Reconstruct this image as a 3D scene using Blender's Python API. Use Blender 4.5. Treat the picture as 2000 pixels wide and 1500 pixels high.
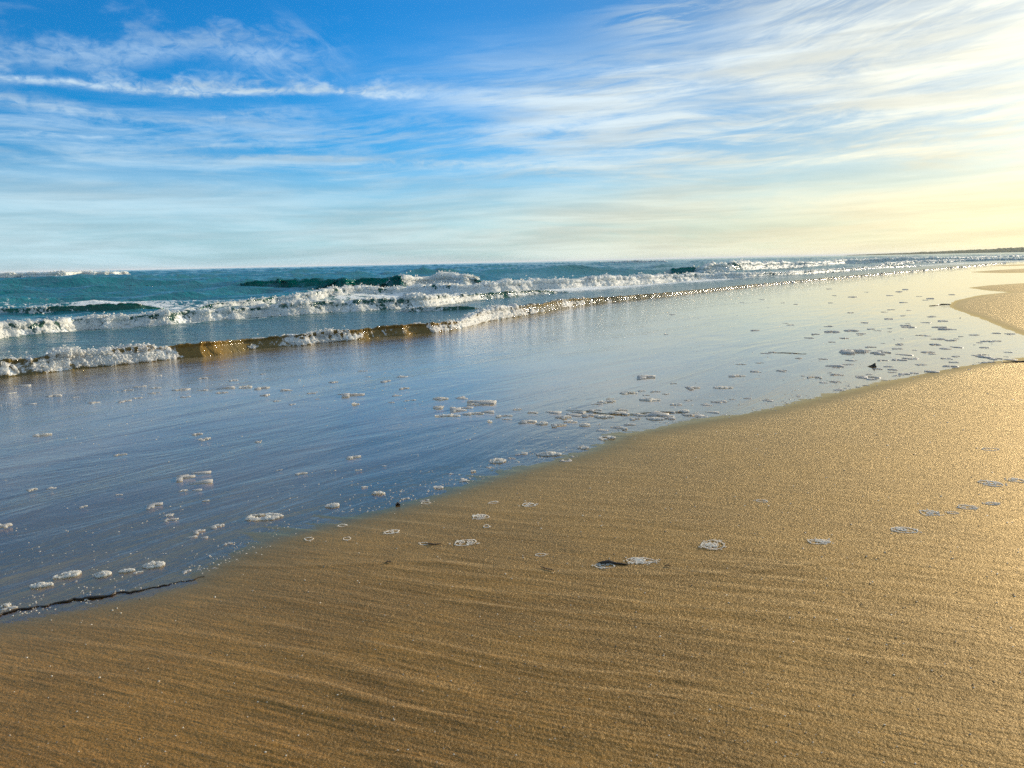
import bpy, math, random
import numpy as np
from mathutils import Matrix, Vector
random.seed(7); RNG = np.random.default_rng(7)
for o in list(bpy.data.objects): bpy.data.objects.remove(o)
S = bpy.context.scene; C = S.collection
rad = math.radians

# ---------------------------------------------------------------- camera
F = 1502.0; CAM_H = 1.0                        # focal length in pixels of the 2000 px wide photograph
R3 = Matrix.Rotation(rad(90-9.0), 3, 'X') @ Matrix.Rotation(rad(-1.17), 3, 'Z')
RN = np.array(R3)
cd = bpy.data.cameras.new('camera'); cam = bpy.data.objects.new('camera', cd); C.objects.link(cam)
cam.matrix_world = Matrix.Translation((0, 0, CAM_H)) @ R3.to_4x4()
cd.sensor_width = 36.0; cd.lens = 36.0*F/2000; cd.clip_start = 0.05; cd.clip_end = 60000
cd.dof.use_dof = True; cd.dof.focus_distance = 5.5; cd.dof.aperture_fstop = 9.0
S.camera = cam

# ---------------------------------------------------------------- light
SUN_AZ, SUN_EL = 48.0, 13.0
sd = bpy.data.lights.new('sun', 'SUN'); sd.energy = 5.0; sd.angle = rad(0.6); sd.color = (1.0, 0.86, 0.66)
sun = bpy.data.objects.new('sun', sd); C.objects.link(sun)
sv = Vector((math.sin(rad(SUN_AZ))*math.cos(rad(SUN_EL)), math.cos(rad(SUN_AZ))*math.cos(rad(SUN_EL)), math.sin(rad(SUN_EL))))
sun.rotation_euler = sv.to_track_quat('Z', 'Y').to_euler(); sun.location = (30, 30, 20)
S.view_settings.view_transform = 'Standard'; S.view_settings.look = 'None'
S.view_settings.exposure = 0.5; S.view_settings.gamma = 1.0; S.view_settings.use_curve_mapping = False
S.cycles.max_bounces = 8; S.cycles.transparent_max_bounces = 12; S.cycles.sample_clamp_indirect = 6.0
S.cycles.caustics_reflective = False; S.cycles.caustics_refractive = False
S.cycles.use_denoising = False

# ---------------------------------------------------------------- node expressions
class X:
    nt = None
    def __init__(s, sock): s.s = sock
    @staticmethod
    def m(op, *a, clamp=False):
        n = X.nt.nodes.new('ShaderNodeMath'); n.operation = op; n.use_clamp = clamp
        for i, v in enumerate(a):
            if isinstance(v, X): X.nt.links.new(v.s, n.inputs[i])
            else: n.inputs[i].default_value = v
        return X(n.outputs[0])
    def __add__(s, o): return X.m('ADD', s, o)
    __radd__ = __add__
    def __mul__(s, o): return X.m('MULTIPLY', s, o)
    __rmul__ = __mul__
    def __sub__(s, o): return X.m('SUBTRACT', s, o)
    def __rsub__(s, o): return X.m('SUBTRACT', o, s)
    def __truediv__(s, o): return X.m('DIVIDE', s, o)
def put(sock, v):
    if isinstance(v, X): X.nt.links.new(v.s, sock)
    elif hasattr(v, 'links'): X.nt.links.new(v, sock)
    else: sock.default_value = v
def sstep(x, a, b, lo=0.0, hi=1.0, kind='SMOOTHSTEP'):
    n = X.nt.nodes.new('ShaderNodeMapRange'); n.interpolation_type = kind
    for i, v in enumerate((x, a, b, lo, hi)): put(n.inputs[i], v)
    return X(n.outputs[0])
def vec(x, y, z=0.0):
    n = X.nt.nodes.new('ShaderNodeCombineXYZ')
    for i, v in enumerate((x, y, z)): put(n.inputs[i], v)
    return X(n.outputs[0])
def noise(v, scale=1.0, detail=4.0, rough=0.55, dist=0.0, kind='FBM', lac=2.0):
    n = X.nt.nodes.new('ShaderNodeTexNoise'); n.noise_dimensions = '3D'
    put(n.inputs['Vector'], v); put(n.inputs['Scale'], scale); put(n.inputs['Detail'], detail)
    put(n.inputs['Roughness'], rough); put(n.inputs['Distortion'], dist); put(n.inputs['Lacunarity'], lac)
    return X(n.outputs[0])
def mixc(f, a, b, mode='MIX'):
    n = X.nt.nodes.new('ShaderNodeMix'); n.data_type = 'RGBA'; n.blend_type = mode; n.clamp_factor = True
    put(n.inputs[0], f); put(n.inputs[6], a if isinstance(a, X) else (*a, 1)); put(n.inputs[7], b if isinstance(b, X) else (*b, 1))
    return X(n.outputs[2])
def sepxyz(v):
    n = X.nt.nodes.new('ShaderNodeSeparateXYZ'); put(n.inputs[0], v); return [X(o) for o in n.outputs]
def attr(name):
    n = X.nt.nodes.new('ShaderNodeAttribute'); n.attribute_name = name; return X(n.outputs['Fac'])
def bump(h, strength=1.0, dist=0.01, normal=None):
    n = X.nt.nodes.new('ShaderNodeBump'); put(n.inputs['Strength'], strength); put(n.inputs['Distance'], dist); put(n.inputs['Height'], h)
    if normal is not None: put(n.inputs['Normal'], normal)
    return X(n.outputs[0])
def curve(x, pts):
    n = X.nt.nodes.new('ShaderNodeFloatCurve'); c = n.mapping.curves[0]
    while len(c.points) < len(pts): c.points.new(0.5, 0.5)
    for p, (a, b) in zip(c.points, pts): p.location = (a, b); p.handle_type = 'AUTO'
    n.mapping.use_clip = False; n.mapping.update(); put(n.inputs['Value'], x); return X(n.outputs[0])
def pix_dir(px, py):
    px, py = np.broadcast_arrays(np.asarray(px, float), np.asarray(py, float))
    d = np.stack([(px-1000)/F, -(py-750)/F, -np.ones_like(px)], -1) @ RN.T
    return d/np.linalg.norm(d, axis=-1, keepdims=True)
def azel(px, py):
    d = pix_dir(px, py); return np.degrees(np.arctan2(d[..., 0], d[..., 1])), np.degrees(np.arcsin(d[..., 2]))
def unproj(px, py, z=0.0):                      # where the line of sight through a pixel meets the level z
    d = pix_dir(px, py); t = (z-CAM_H)/d[..., 2]
    return np.stack([d[..., 0]*t, d[..., 1]*t], -1)

# ---------------------------------------------------------------- sky
W = bpy.data.worlds.new('World'); S.world = W; W.use_nodes = True
X.nt = W.node_tree; X.nt.nodes.clear()
sky = X.nt.nodes.new('ShaderNodeTexSky'); sky.sky_type = 'NISHITA'; sky.sun_disc = False
sky.sun_elevation = rad(SUN_EL); sky.sun_rotation = rad(SUN_AZ)
sky.air_density = 1.0; sky.dust_density = 0.6; sky.ozone_density = 3.0
tc = X.nt.nodes.new('ShaderNodeTexCoord'); D = X(tc.outputs['Generated'])
dx, dy, dz = sepxyz(D)
AZ = X.m('ARCTAN2', dx, dy)*57.29578
EL = X.m('ARCSINE', dz)*57.29578
cosg = dx*sv.x + dy*sv.y + dz*sv.z
G = X.m('ARCCOSINE', X.m('MINIMUM', cosg, 0.9999))*57.29578        # degrees from the sun
up = X.m('MAXIMUM', dz, 0.0)
PX = dx/(up + 0.10); PY = dy/(up + 0.10)          # flat cloud layer coordinates
wob = noise(vec(PX*0.35, PY*0.35, 3.0), 1.0, 3, 0.5)-0.5
WA = (noise(vec(AZ*0.035, EL*0.11, 2.0), 1.0, 3, 0.5)-0.5)
def fibre(ang, sx, sy, seed, det=9, rough=0.66, dist=0.5, warp=3.0):      # hair-like cirrus streaks running at a given slope
    c_, s_ = math.cos(rad(ang)), math.sin(rad(ang)); w_ = WA*warp
    return noise(vec((AZ*c_+EL*s_)*sx+seed, ((EL+w_)*c_-AZ*s_)*sy, seed), 1.0, det, rough, dist)
fine = fibre(-1.0, 0.075, 0.62, 3.0)
fine2 = fibre(6.0, 0.10, 1.05, 13.0, 9, 0.7, 0.8)
broad = fibre(3.0, 0.045, 0.20, 23.0, 4, 0.5, 0.4, 5.0)
fan = fibre(15.0, 0.12, 0.80, 33.0, 10, 0.68, 0.9, 4.0)
wisp = fibre(-30.0, 0.20, 0.55, 43.0, 9, 0.68, 0.8, 1.5)
def gauss(x, c, w):
    t = (x-c)/w; return X.m('EXPONENT', t*t*-1.0)
def streak(pts, up_w, dn_w, a0, a1, fade, amp, seed, puff=0.5):
    """a wisp of cirrus following a line of directions in the sky"""
    p = np.array(pts, float); A, E = azel(p[:, 0], p[:, 1])
    an = [(float((a+40)/80), float(e/30)) for a, e in zip(A, E)]
    c = curve((AZ+40.0)*(1/80.0), an)*30.0
    n1 = noise(vec(AZ*0.22, EL*0.5, seed), 1.0, 6, 0.6, 0.4); n2 = noise(vec(AZ*0.9, EL*1.6, seed+5), 1.0, 7, 0.65, 0.8)
    d = EL-c+(n1-0.5)*0.8
    wu = up_w*(0.25+sstep(n1, 0.40, 0.72)*2.6*puff+n2*0.5); wd = dn_w*(0.6+n2*0.8)
    side = X.m('GREATER_THAN', d, 0.0)
    t = d/(side*wu+(1-side)*wd)
    f = X.m('EXPONENT', t*t*-1.0)
    f = f*sstep(AZ, a0-fade, a0+fade)*(1-sstep(AZ, a1-fade, a1+fade))
    return f*(0.15+sstep(n2*0.6+fine2*0.4, 0.34, 0.62)*0.95)*amp
s1 = streak([(0,155),(120,163),(250,176),(430,181),(650,178),(780,185),(1000,190)], 0.40, 0.22, -60, -6, 5, 0.95, 1.0, 1.2)
s2 = streak([(0,188),(100,205),(230,226),(420,240),(1000,260)], 0.45, 0.5, -60, -24, 4, 0.55, 9.0, 0.3)
s3 = streak([(0,262),(150,264),(350,268),(700,275),(1000,280)], 0.12, 0.22, -60, -24, 6, 0.5, 14.0, 0.2)
s4 = streak([(0,300),(200,290),(420,285),(700,262),(1000,240)], 0.3, 0.3, -26, -12, 5, 0.35, 18.0, 0.4)
s5 = streak([(0,315),(320,303),(600,307),(900,318),(1400,330),(2000,340)], 0.18, 0.4, -23, 10, 6, 0.5, 22.0, 0.3)
s6 = streak([(0,95),(200,110),(420,85),(480,104),(560,112),(640,125),(1000,140)], 0.9, 0.8, -34, -13, 4, 0.40, 31.0, 1.0)
s7 = streak([(0,250),(430,232),(600,216),(1000,225)], 0.4, 0.5, -22, -14, 3, 0.45, 41.0, 0.5)
vc = 10.6+sstep(AZ, -12.0, 10.0)*0.6
veil_mask = gauss(EL, vc, 3.1+sstep(AZ, 5.0, 25.0)*0.9)*sstep(AZ, -15.0, 3.0)
veil = veil_mask*(0.25+sstep(broad, 0.34, 0.60)*0.85)*(0.20+sstep(fine2*0.5+fine*0.5, 0.33, 0.60)*0.85)
right = sstep(AZ+(EL-14.0)*0.6, 11.0, 23.0)*sstep(EL, 8.0, 13.0)*(0.15+sstep(fan, 0.38, 0.66)*0.62)
wl = (1-sstep(AZ, -15.0, -9.0))*sstep(EL, 11.0, 13.5)*(1-sstep(EL, 15.0, 18.0))*sstep(wisp, 0.47, 0.70)*sstep(broad, 0.42, 0.60)*0.42
wr = gauss(AZ, 11.0, 4.0)*gauss(EL, 16.0, 1.1)*sstep(fine2, 0.45, 0.62)*0.55
midst = (1-sstep(EL, 9.0, 11.5))*sstep(EL, 4.0, 6.5)*sstep(fine*0.6+fine2*0.4, 0.42, 0.63)*(0.55+sstep(AZ, -5.0, 20.0)*0.4)
low = (1-sstep(EL+(broad-0.5)*5.0, 2.6, 9.2))*(0.76+sstep(fine, 0.35, 0.62)*0.22)
over = sstep(EL, 17.0, 24.0)*(0.35+sstep(fan, 0.38, 0.66)*0.5)     # more of the same cirrus overhead
def union(*a):
    r = 1.0
    for k in a: r = (1-X.m('MINIMUM', k, 0.98))*r
    return 1-r
dens = X.m('MAXIMUM', X.m('MINIMUM', union(s1, s2, s3, s4, s5, s6, s7, veil, right, wl, wr, midst, low, over), 1.0), 0.0)
base = mixc(1.0, X(sky.outputs[0]), mixc(sstep(G, 16.0, 58.0), (0.52, 0.66, 0.78), (0.10, 0.98, 1.66)), 'MULTIPLY')
# cloud tone: whiter far from the sun, cream towards it, pale green-blue low over the sea
near = 1-sstep(G, 8.0, 56.0)
lowf = 1-sstep(EL, 1.0, 11.0)
ccol = mixc(near, (5.4, 7.0, 8.4), (9.6, 9.5, 8.0))
ccol = mixc(lowf*0.8, ccol, mixc(1-sstep(G, 12.0, 70.0), (4.7, 6.8, 7.4), (10.2, 8.6, 4.6)))
streaky = sstep(fibre(1.0, 0.06, 0.95, 53.0, 8, 0.62, 0.35, 1.5), 0.32, 0.66)
shade = 0.84+streaky*0.26
ccol = mixc(1.0, ccol, vec(shade, shade, shade), 'MULTIPLY')
fin = mixc(dens, base, ccol)
glow = X.m('EXPONENT', (G/10.0)*-1.0)*6.5
halo = mixc(1.0, (1.0, 0.88, 0.58), vec(glow, glow, glow), 'MULTIPLY')
fin = mixc(1.0, fin, halo, 'ADD')
bg = X.nt.nodes.new('ShaderNodeBackground'); put(bg.inputs[0], fin); bg.inputs[1].default_value = 0.075
wo = X.nt.nodes.new('ShaderNodeOutputWorld'); X.nt.links.new(bg.outputs[0], wo.inputs[0])
W.cycles.sampling_method = 'MANUAL'; W.cycles.sample_map_resolution = 512

# ---------------------------------------------------------------- numpy noise and mesh helpers
def _hash(ix, iy, seed):
    h = (ix.astype(np.int64)*374761393 + iy.astype(np.int64)*668265263 + seed*1442695041) & 0xFFFFFFFF
    h = ((h ^ (h >> 13))*1274126177) & 0xFFFFFFFF
    return ((h ^ (h >> 16)) & 0xFFFF)/65535.0
def vnoise(x, y, seed=0):
    x, y = np.broadcast_arrays(x, y); ix = np.floor(x); iy = np.floor(y); fx = x-ix; fy = y-iy
    fx = fx*fx*fx*(fx*(fx*6-15)+10); fy = fy*fy*fy*(fy*(fy*6-15)+10)
    a = _hash(ix, iy, seed); b = _hash(ix+1, iy, seed); c = _hash(ix, iy+1, seed); d = _hash(ix+1, iy+1, seed)
    return (a*(1-fx)+b*fx)*(1-fy)+(c*(1-fx)+d*fx)*fy
def fbm(x, y, oct=4, seed=0, gain=0.5, lac=2.03):
    r = 0.0; a = 1.0; t = 0.0; c, s = math.cos(0.6), math.sin(0.6)
    for k in range(oct):
        r = r + a*vnoise(x, y, seed+k*17); t += a; a *= gain
        x, y = (x*c-y*s)*lac, (x*s+y*c)*lac
    return r/t
def worley(x, y, seed=0):
    ix = np.floor(x); iy = np.floor(y); best = np.full(np.shape(x), 9.0)
    for i in (-1, 0, 1):
        for j in (-1, 0, 1):
            cx = ix+i+_hash(ix+i, iy+j, seed); cy = iy+j+_hash(ix+i, iy+j, seed+99)
            best = np.minimum(best, (cx-x)**2+(cy-y)**2)
    return np.sqrt(best)
def smooth(x, a, b):
    t = np.clip((x-a)/(b-a), 0, 1); return t*t*(3-2*t)
def make_mesh(name, co, faces, mat, smooth_shade=True, attrs=None):
    me = bpy.data.meshes.new(name); co = np.asarray(co, np.float32); faces = np.asarray(faces, np.int32)
    k = faces.shape[1]
    me.vertices.add(len(co)); me.vertices.foreach_set('co', co.ravel())
    me.loops.add(faces.size); me.loops.foreach_set('vertex_index', faces.ravel())
    me.polygons.add(len(faces)); me.polygons.foreach_set('loop_start', np.arange(len(faces), dtype=np.int32)*k)
    me.polygons.foreach_set('loop_total', np.full(len(faces), k, np.int32))
    me.polygons.foreach_set('use_smooth', np.full(len(faces), smooth_shade))
    for n, v in (attrs or {}).items():
        me.attributes.new(n, 'FLOAT', 'POINT').data.foreach_set('value', np.asarray(v, np.float32).ravel())
    me.update(calc_edges=True)
    if mat: me.materials.append(mat)
    return me
def link(name, me, parent=None, **props):
    o = bpy.data.objects.new(name, me); C.objects.link(o); o.parent = parent
    for k, v in props.items():
        if v: o[k] = v
    return o
def grid_faces(nr, nc, keep=None):
    i = np.arange(nr*nc).reshape(nr, nc)
    f = np.stack([i[:-1, :-1], i[:-1, 1:], i[1:, 1:], i[1:, :-1]], -1).reshape(-1, 4)
    return f if keep is None else f[keep.reshape(-1)]
def compact(co, faces, attrs=None):
    used = np.unique(faces); m = np.full(len(co), -1, np.int64); m[used] = np.arange(len(used))
    return co[used], m[faces], {k: np.asarray(v).ravel()[used] for k, v in (attrs or {}).items()}
def mat_new(name):
    m = bpy.data.materials.new(name); m.use_nodes = True; X.nt = m.node_tree; X.nt.nodes.clear(); return m
def out(sh):
    o = X.nt.nodes.new('ShaderNodeOutputMaterial'); X.nt.links.new(sh, o.inputs[0])
def principled(col, rough, ior=1.45, normal=None, spec=None):
    n = X.nt.nodes.new('ShaderNodeBsdfPrincipled'); put(n.inputs['Base Color'], col if isinstance(col, X) else (*col, 1))
    put(n.inputs['Roughness'], rough); n.inputs['IOR'].default_value = ior
    if normal is not None: put(n.inputs['Normal'], normal)
    if spec is not None: put(n.inputs['Specular IOR Level'], spec)
    return n.outputs[0]
def node(t, **kw):
    n = X.nt.nodes.new(t)
    for k, v in kw.items(): put(n.inputs[k], v if not isinstance(v, tuple) else (*v, 1))
    return n.outputs[0]
def mixs(f, a, b):
    n = X.nt.nodes.new('ShaderNodeMixShader'); put(n.inputs[0], f); X.nt.links.new(a, n.inputs[1]); X.nt.links.new(b, n.inputs[2]); return n.outputs[0]
def pos():
    return X(X.nt.nodes.new('ShaderNodeNewGeometry').outputs['Position'])

# ---------------------------------------------------------------- plan of the beach (metres, read off the photograph once)
def px_path(p): p = np.array(p, float); return unproj(p[:, 0], p[:, 1])
edge = px_path([(0,1207),(120,1184),(250,1160),(350,1136),(395,1105),(450,1078),(540,1046),(640,1020),(760,990),(860,962),(960,930),(1060,903),(1150,878),
                (1215,848),(1300,832),(1400,815),(1500,798),(1600,775),(1700,752),(1800,729),(1900,711),(2000,699),(2200,684),(2700,650)])
spit = px_path([(2700,770),(2300,700),(2060,672),(2000,656),(1950,636),(1905,618),(1870,607),(1853,598),(1866,587),(1912,577),(1972,570.5),(1925,567),(1893,562),(1930,557.5),(2000,553),(2300,540),(2900,530)])
bar = px_path([(2900,505),(2000,524.5),(1940,528),(1892,531.5),(1940,533),(2000,532.5),(2900,519)])
bar2 = px_path([(2900,497.5),(2000,516.2),(1955,518),(1925,519.5),(1960,519.5),(2000,518.6),(2900,501)])
d0 = (edge[0]-edge[2]); d0 /= np.linalg.norm(d0)
main_poly = np.vstack([edge, [(60, 6), (60, -60), (-40, -60)], [edge[0]+d0*40, edge[0]+d0*8, edge[0]+d0*2.0+np.array([0.0, 0.15])]])
spit_poly = np.vstack([spit]); polys = [main_poly, spit_poly, bar, bar2]
def seg_dist(P, A, B):
    AB = B-A; t = np.clip(((P-A)@AB)/(AB@AB+1e-12), 0, 1)
    return np.hypot(P[:, 0]-A[0]-t*AB[0], P[:, 1]-A[1]-t*AB[1])
def inside(P, poly):
    r = np.zeros(len(P), bool); x, y = P[:, 0], P[:, 1]
    for a, b in zip(poly, np.roll(poly, -1, 0)):
        if a[1] == b[1]: continue
        c = ((a[1] > y) != (b[1] > y)) & (x < (b[0]-a[0])*(y-a[1])/(b[1]-a[1])+a[0]); r ^= c
    return r
def sand_dist(P):                               # > 0 on dry land, < 0 over the water film
    best = np.full(len(P), -1e9)
    for poly in polys:
        d = np.full(len(P), 1e9)
        for a, b in zip(poly, np.roll(poly, -1, 0)): d = np.minimum(d, seg_dist(P, a, b))
        best = np.maximum(best, np.where(inside(P, poly), d, -d))
    return best
shore = px_path([(-700,850),(-300,785),(0,737),(100,727),(200,716),(300,706),(400,696),(480,684),(600,673),(680,665),(750,657),(850,650),(900,642),(950,628),(1050,612),(1150,593),
                 (1300,578),(1450,562),(1560,551),(1700,538),(1830,526.5),(1950,515),(2000,511.2),(2200,505.5)])
def sea_dist(P):                                # > 0 seaward of the last wave's foot
    e = shore[-1]-shore[-2]; e /= np.linalg.norm(e); s0 = shore[0]-shore[1]; s0 /= np.linalg.norm(s0)
    L = np.vstack([shore[0]+s0*400, shore, shore[-1]+e*30000])
    d = np.full(len(P), 1e9)
    for a, b in zip(L[:-1], L[1:]): d = np.minimum(d, seg_dist(P, a, b))
    poly = np.vstack([L, [(-30000, 30000), (-30000, -300)]])
    return np.where(inside(P, poly), d, -d)
def polar(r, a):
    rr, aa = np.meshgrid(r, a, indexing='ij'); return rr*np.sin(aa), rr*np.cos(aa)
def angles(n_in, half=rad(43)):
    a_in = np.linspace(-half, half, n_in); a_out = np.linspace(half, 2*math.pi-half, 120)[1:-1]
    return np.concatenate([a_in, a_out, [2*math.pi-half]])
def far_chunks(fn, P, n=120000):
    return np.concatenate([fn(P[i:i+n]) for i in range(0, len(P), n)])

# sand relief: backwash streaks and soft ripples
sa_, ca_ = math.sin(rad(-69)), math.cos(rad(-69))
def streaks(x, y):
    b = 0.35*fbm(x*0.5, y*0.5, 2, 5); u = x*sa_+y*ca_; v = -x*ca_+y*sa_ + b*0.7
    n1 = fbm(u*2.2, v*16, 3, 21); n2 = fbm(u*5.0, v*38, 3, 41); n3 = fbm(u*1.1+3, v*6.5, 3, 61)
    r1 = 1-np.abs(2*n1-1)
    amp = 0.55+0.9*smooth(fbm(x*0.9, y*0.9, 3, 80), 0.35, 0.65)
    q1 = (v/0.10+3.2*fbm(u*0.8+9, v*2.2, 3, 71)) % 1.0; q2 = (v/0.021+3.0*fbm(u*2.6+5, v*7.0, 3, 91)) % 1.0
    saw = lambda q: np.where(q < 0.80, q/0.80, (1-q)/0.20)
    g1 = smooth(fbm(u*1.6, v*5.5, 3, 101), 0.38, 0.66); g2 = smooth(fbm(u*3.0, v*12, 3, 111), 0.30, 0.60)
    lft = smooth(-x, -0.9, 0.9)
    return (saw(1-q1)**1.5*0.0019*g1*(0.45+0.75*lft)+saw(q2)*0.00095*g2)*(0.7+0.5*amp) + (r1**3*0.0005 + n2*0.0016 + n3*0.0026)*amp
old_swash = px_path([(430,1108),(560,1113),(690,1110),(780,1107),(860,1110),(950,1120),(1040,1127),(1120,1133),(1240,1136),(1340,1136),(1430,1133),(1500,1129),(1600,1116),(1700,1100),(1850,1065),(1960,1035),(2100,980)])
def path_dist(P, L):
    d = np.full(len(P), 1e9); sg = np.ones(len(P))
    for a, b in zip(L[:-1], L[1:]):
        q = seg_dist(P, a, b); cr = (b[0]-a[0])*(P[:, 1]-a[1])-(b[1]-a[1])*(P[:, 0]-a[0])
        sg = np.where(q < d, np.sign(cr), sg); d = np.minimum(d, q)
    return d*sg
def ground_h(x, y, s=None, t=None):
    P = np.stack([x, y], -1)
    if s is None: s = far_chunks(sand_dist, P)
    if t is None: t = far_chunks(sea_dist, P)
    r = np.hypot(x, y)
    z = np.where(s > 0, 0.045*(1-np.exp(-s/6.0)) + 0.013*(1-np.exp(-s/0.6)), -0.030*(1-np.exp(s/2.5)))
    fade = 1/(1+(r/14)**2)
    rel = streaks(x, y)-0.0035
    calm = np.where(s > 0, 1.0, np.exp(s/0.5)*0.9+0.1)
    z = z + rel*fade*calm*(0.55+0.9*np.exp(-((r-1.5)/1.2)**2))
    near_ = r < 9
    if near_.any():
        d = path_dist(P[near_], old_swash); wv = 0.003*(fbm(P[near_][:, 0]*9, P[near_][:, 1]*9, 2, 3)-0.5); d = d+wv
        z[near_] += np.where(d > 0, 0.0016*np.exp(-(d/0.03)**2), 0.0016*np.exp(-(d/0.004)**2))
    z = z-0.9*smooth(t, 0.15, 3.5)
    return z

# ---------------------------------------------------------------- sand
def wet_sand_material():
    m = mat_new('wet_sand'); p = pos(); x, y, z = sepxyz(p)
    wet = attr('wet')
    n1 = noise(p, 2.1, 4, 0.6); n2 = noise(p, 26.0, 5, 0.65); grain = noise(p, 330.0, 3, 0.7); speck = noise(p, 900.0, 1, 0.5)
    u = x*sa_+y*ca_; v = x*(-ca_)+y*sa_
    st = noise(vec(u*2.0, v*17.0, 0.3), 1.4, 6, 0.6, 0.4)
    st2 = noise(vec(u*7.0, v*46.0, 2.3), 1.2, 5, 0.6, 0.3)
    c = mixc(sstep(n1, 0.38, 0.62), (0.186, 0.076, 0.007), (0.282, 0.124, 0.015))
    c = mixc(sstep(n2, 0.3, 0.72)*0.5, c, (0.155, 0.068, 0.008))
    c = mixc(sstep(speck, 0.60, 0.72)*0.7, c, (0.52, 0.42, 0.26))
    c = mixc(sstep(speck, 0.36, 0.28)*0.7, c, (0.085, 0.055, 0.028))
    c = mixc(wet, c, mixc(1.0, c, (0.46, 0.48, 0.54), 'MULTIPLY'))
    dry = 1-wet
    gr2 = noise(p, 150.0, 3, 0.68); c = mixc(sstep(gr2, 0.42, 0.60)*0.6, c, mixc(1.0, c, (1.45, 1.42, 1.5), 'MULTIPLY')); c = mixc(sstep(gr2, 0.50, 0.36)*0.6, c, mixc(1.0, c, (0.52, 0.50, 0.40), 'MULTIPLY'))
    h = grain*0.0012+gr2*0.0062+noise(p, 60.0, 2, 0.5)*0.0035+st*0.014*dry+st2*0.009*dry+n2*0.0020
    nrm = bump(h, sstep(wet, 0.05, 0.7, 0.95, 0.10), 1.0)
    rough = sstep(wet, 0.0, 0.8, 0.50, 0.16)
    df = X.nt.nodes.new('ShaderNodeBsdfDiffuse'); put(df.inputs['Color'], c); df.inputs['Roughness'].default_value = 0.8; put(df.inputs['Normal'], nrm)
    gl = X.nt.nodes.new('ShaderNodeBsdfGlossy'); put(gl.inputs['Roughness'], rough); put(gl.inputs['Normal'], nrm); gl.inputs['Color'].default_value = (1.0, 0.81, 0.50, 1)
    lw = X.nt.nodes.new('ShaderNodeLayerWeight'); lw.inputs[0].default_value = 0.35
    out(mixs(0.038+0.56*X.m('POWER', X(lw.outputs['Facing']), 3.0)+wet*0.22, df.outputs[0], gl.outputs[0])); return m
M_sand = wet_sand_material()
r = np.concatenate([[0.02], np.geomspace(0.15, 1.2, 40)[:-1], np.geomspace(1.2, 14, 620)[:-1], np.geomspace(14, 120, 150)[:-1], np.geomspace(120, 30000, 30)])
a = angles(900); gx, gy = polar(r, a); P = np.stack([gx.ravel(), gy.ravel()], -1)
s_ = far_chunks(sand_dist, P); t_ = far_chunks(sea_dist, P)
gz = ground_h(P[:, 0], P[:, 1], s_, t_); gz = np.where(np.hypot(P[:, 0], P[:, 1]) > 900, np.minimum(gz, -0.5), gz)
wet = np.where(s_ > 0, 0.80*np.exp(-s_/0.09)+0.22*np.exp(-s_/0.5), 1.0)
beach = link('beach_sand', make_mesh('beach_sand', np.column_stack([P, gz]), grid_faces(len(r), len(a)), M_sand, attrs={'wet': wet}), kind='structure')

# ---------------------------------------------------------------- film of water over the sand
def film_material():
    m = mat_new('swash_water'); p = pos(); x, y, z = sepxyz(p); chop = attr('chop')
    fr = noise(p, 34.0, 4, 0.62); mid = noise(vec(x*2.2+y*1.0, y*3.4-x*1.2, 0.0), 1.5, 4, 0.5)
    u = x*sa_+y*ca_; v = x*(-ca_)+y*sa_
    rip = noise(vec(u*5.0, v*26.0, 1.0), 1.0, 4, 0.55, 0.5)
    edge_ = attr('edge')
    e1, e2 = math.sin(rad(38)), math.cos(rad(38))
    flow = noise(vec((x*e1+y*e2)*0.40, (x*-e2+y*e1)*1.7, 5.0), 1.3, 5, 0.58, 1.6)
    h = flow*0.0090+fr*chop*0.0034+mid*0.0010+rip*(0.0002+edge_*0.0016)+noise(p, 11.0, 3, 0.5)*chop*0.0035+noise(p, 90.0, 2, 0.5)*chop*0.0008
    nrm = bump(h, 1.0, 1.0)
    g = X.nt.nodes.new('ShaderNodeBsdfGlossy'); g.inputs['Roughness'].default_value = 0.035; put(g.inputs['Normal'], nrm); g.inputs['Color'].default_value = (1, 1, 1, 1)
    ge = X.nt.nodes.new('ShaderNodeNewGeometry'); dt = X.nt.nodes.new('ShaderNodeVectorMath'); dt.operation = 'DOT_PRODUCT'
    X.nt.links.new(ge.outputs['Incoming'], dt.inputs[0]); put(dt.inputs[1], nrm); ct = X.m('MINIMUM', X.m('ABSOLUTE', X(dt.outputs['Value'])), 1.0)
    fres = 0.034+0.966*X.m('POWER', 1-ct, 4.6)
    t = node('ShaderNodeBsdfTransparent', Color=(0.92, 0.85, 0.66))
    silt = node('ShaderNodeBsdfDiffuse', Color=(0.56, 0.44, 0.29))
    t = mixs(attr('deep')*(0.22+0.22*sstep(noise(vec((x*e1+y*e2)*0.5, (x*-e2+y*e1)*1.4, 8.0), 1.0, 4, 0.55, 1.0), 0.38, 0.62)), t, silt)
    out(mixs(fres, t, g.outputs[0])); return m
M_film = film_material()
r = np.concatenate([np.geomspace(1.3, 20, 420)[:-1], np.geomspace(20, 400, 120)]); a = np.linspace(rad(-100), rad(75), 700)
gx, gy = polar(r, a); P = np.stack([gx.ravel(), gy.ravel()], -1)
s_ = far_chunks(sand_dist, P); t_ = far_chunks(sea_dist, P)
keep = ((s_ < 0.6) & (t_ < 1.2)).reshape(gx.shape); kf = keep[:-1, :-1] & keep[1:, 1:] & keep[:-1, 1:] & keep[1:, :-1]
rr = np.hypot(P[:, 0], P[:, 1])
rag = fbm(P[:, 0]*1.3, P[:, 1]*1.3, 3, 9)
chop = np.clip(smooth(-t_, 4.2+rag*2.0, 0.4), 0, 1)*(1-smooth(P[:, 0], 0.0, 6.0)*0.55)+0.03
fz = 0.0+0.0006*(fbm(P[:, 0]*3, P[:, 1]*5, 3, 12)-0.5)
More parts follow.
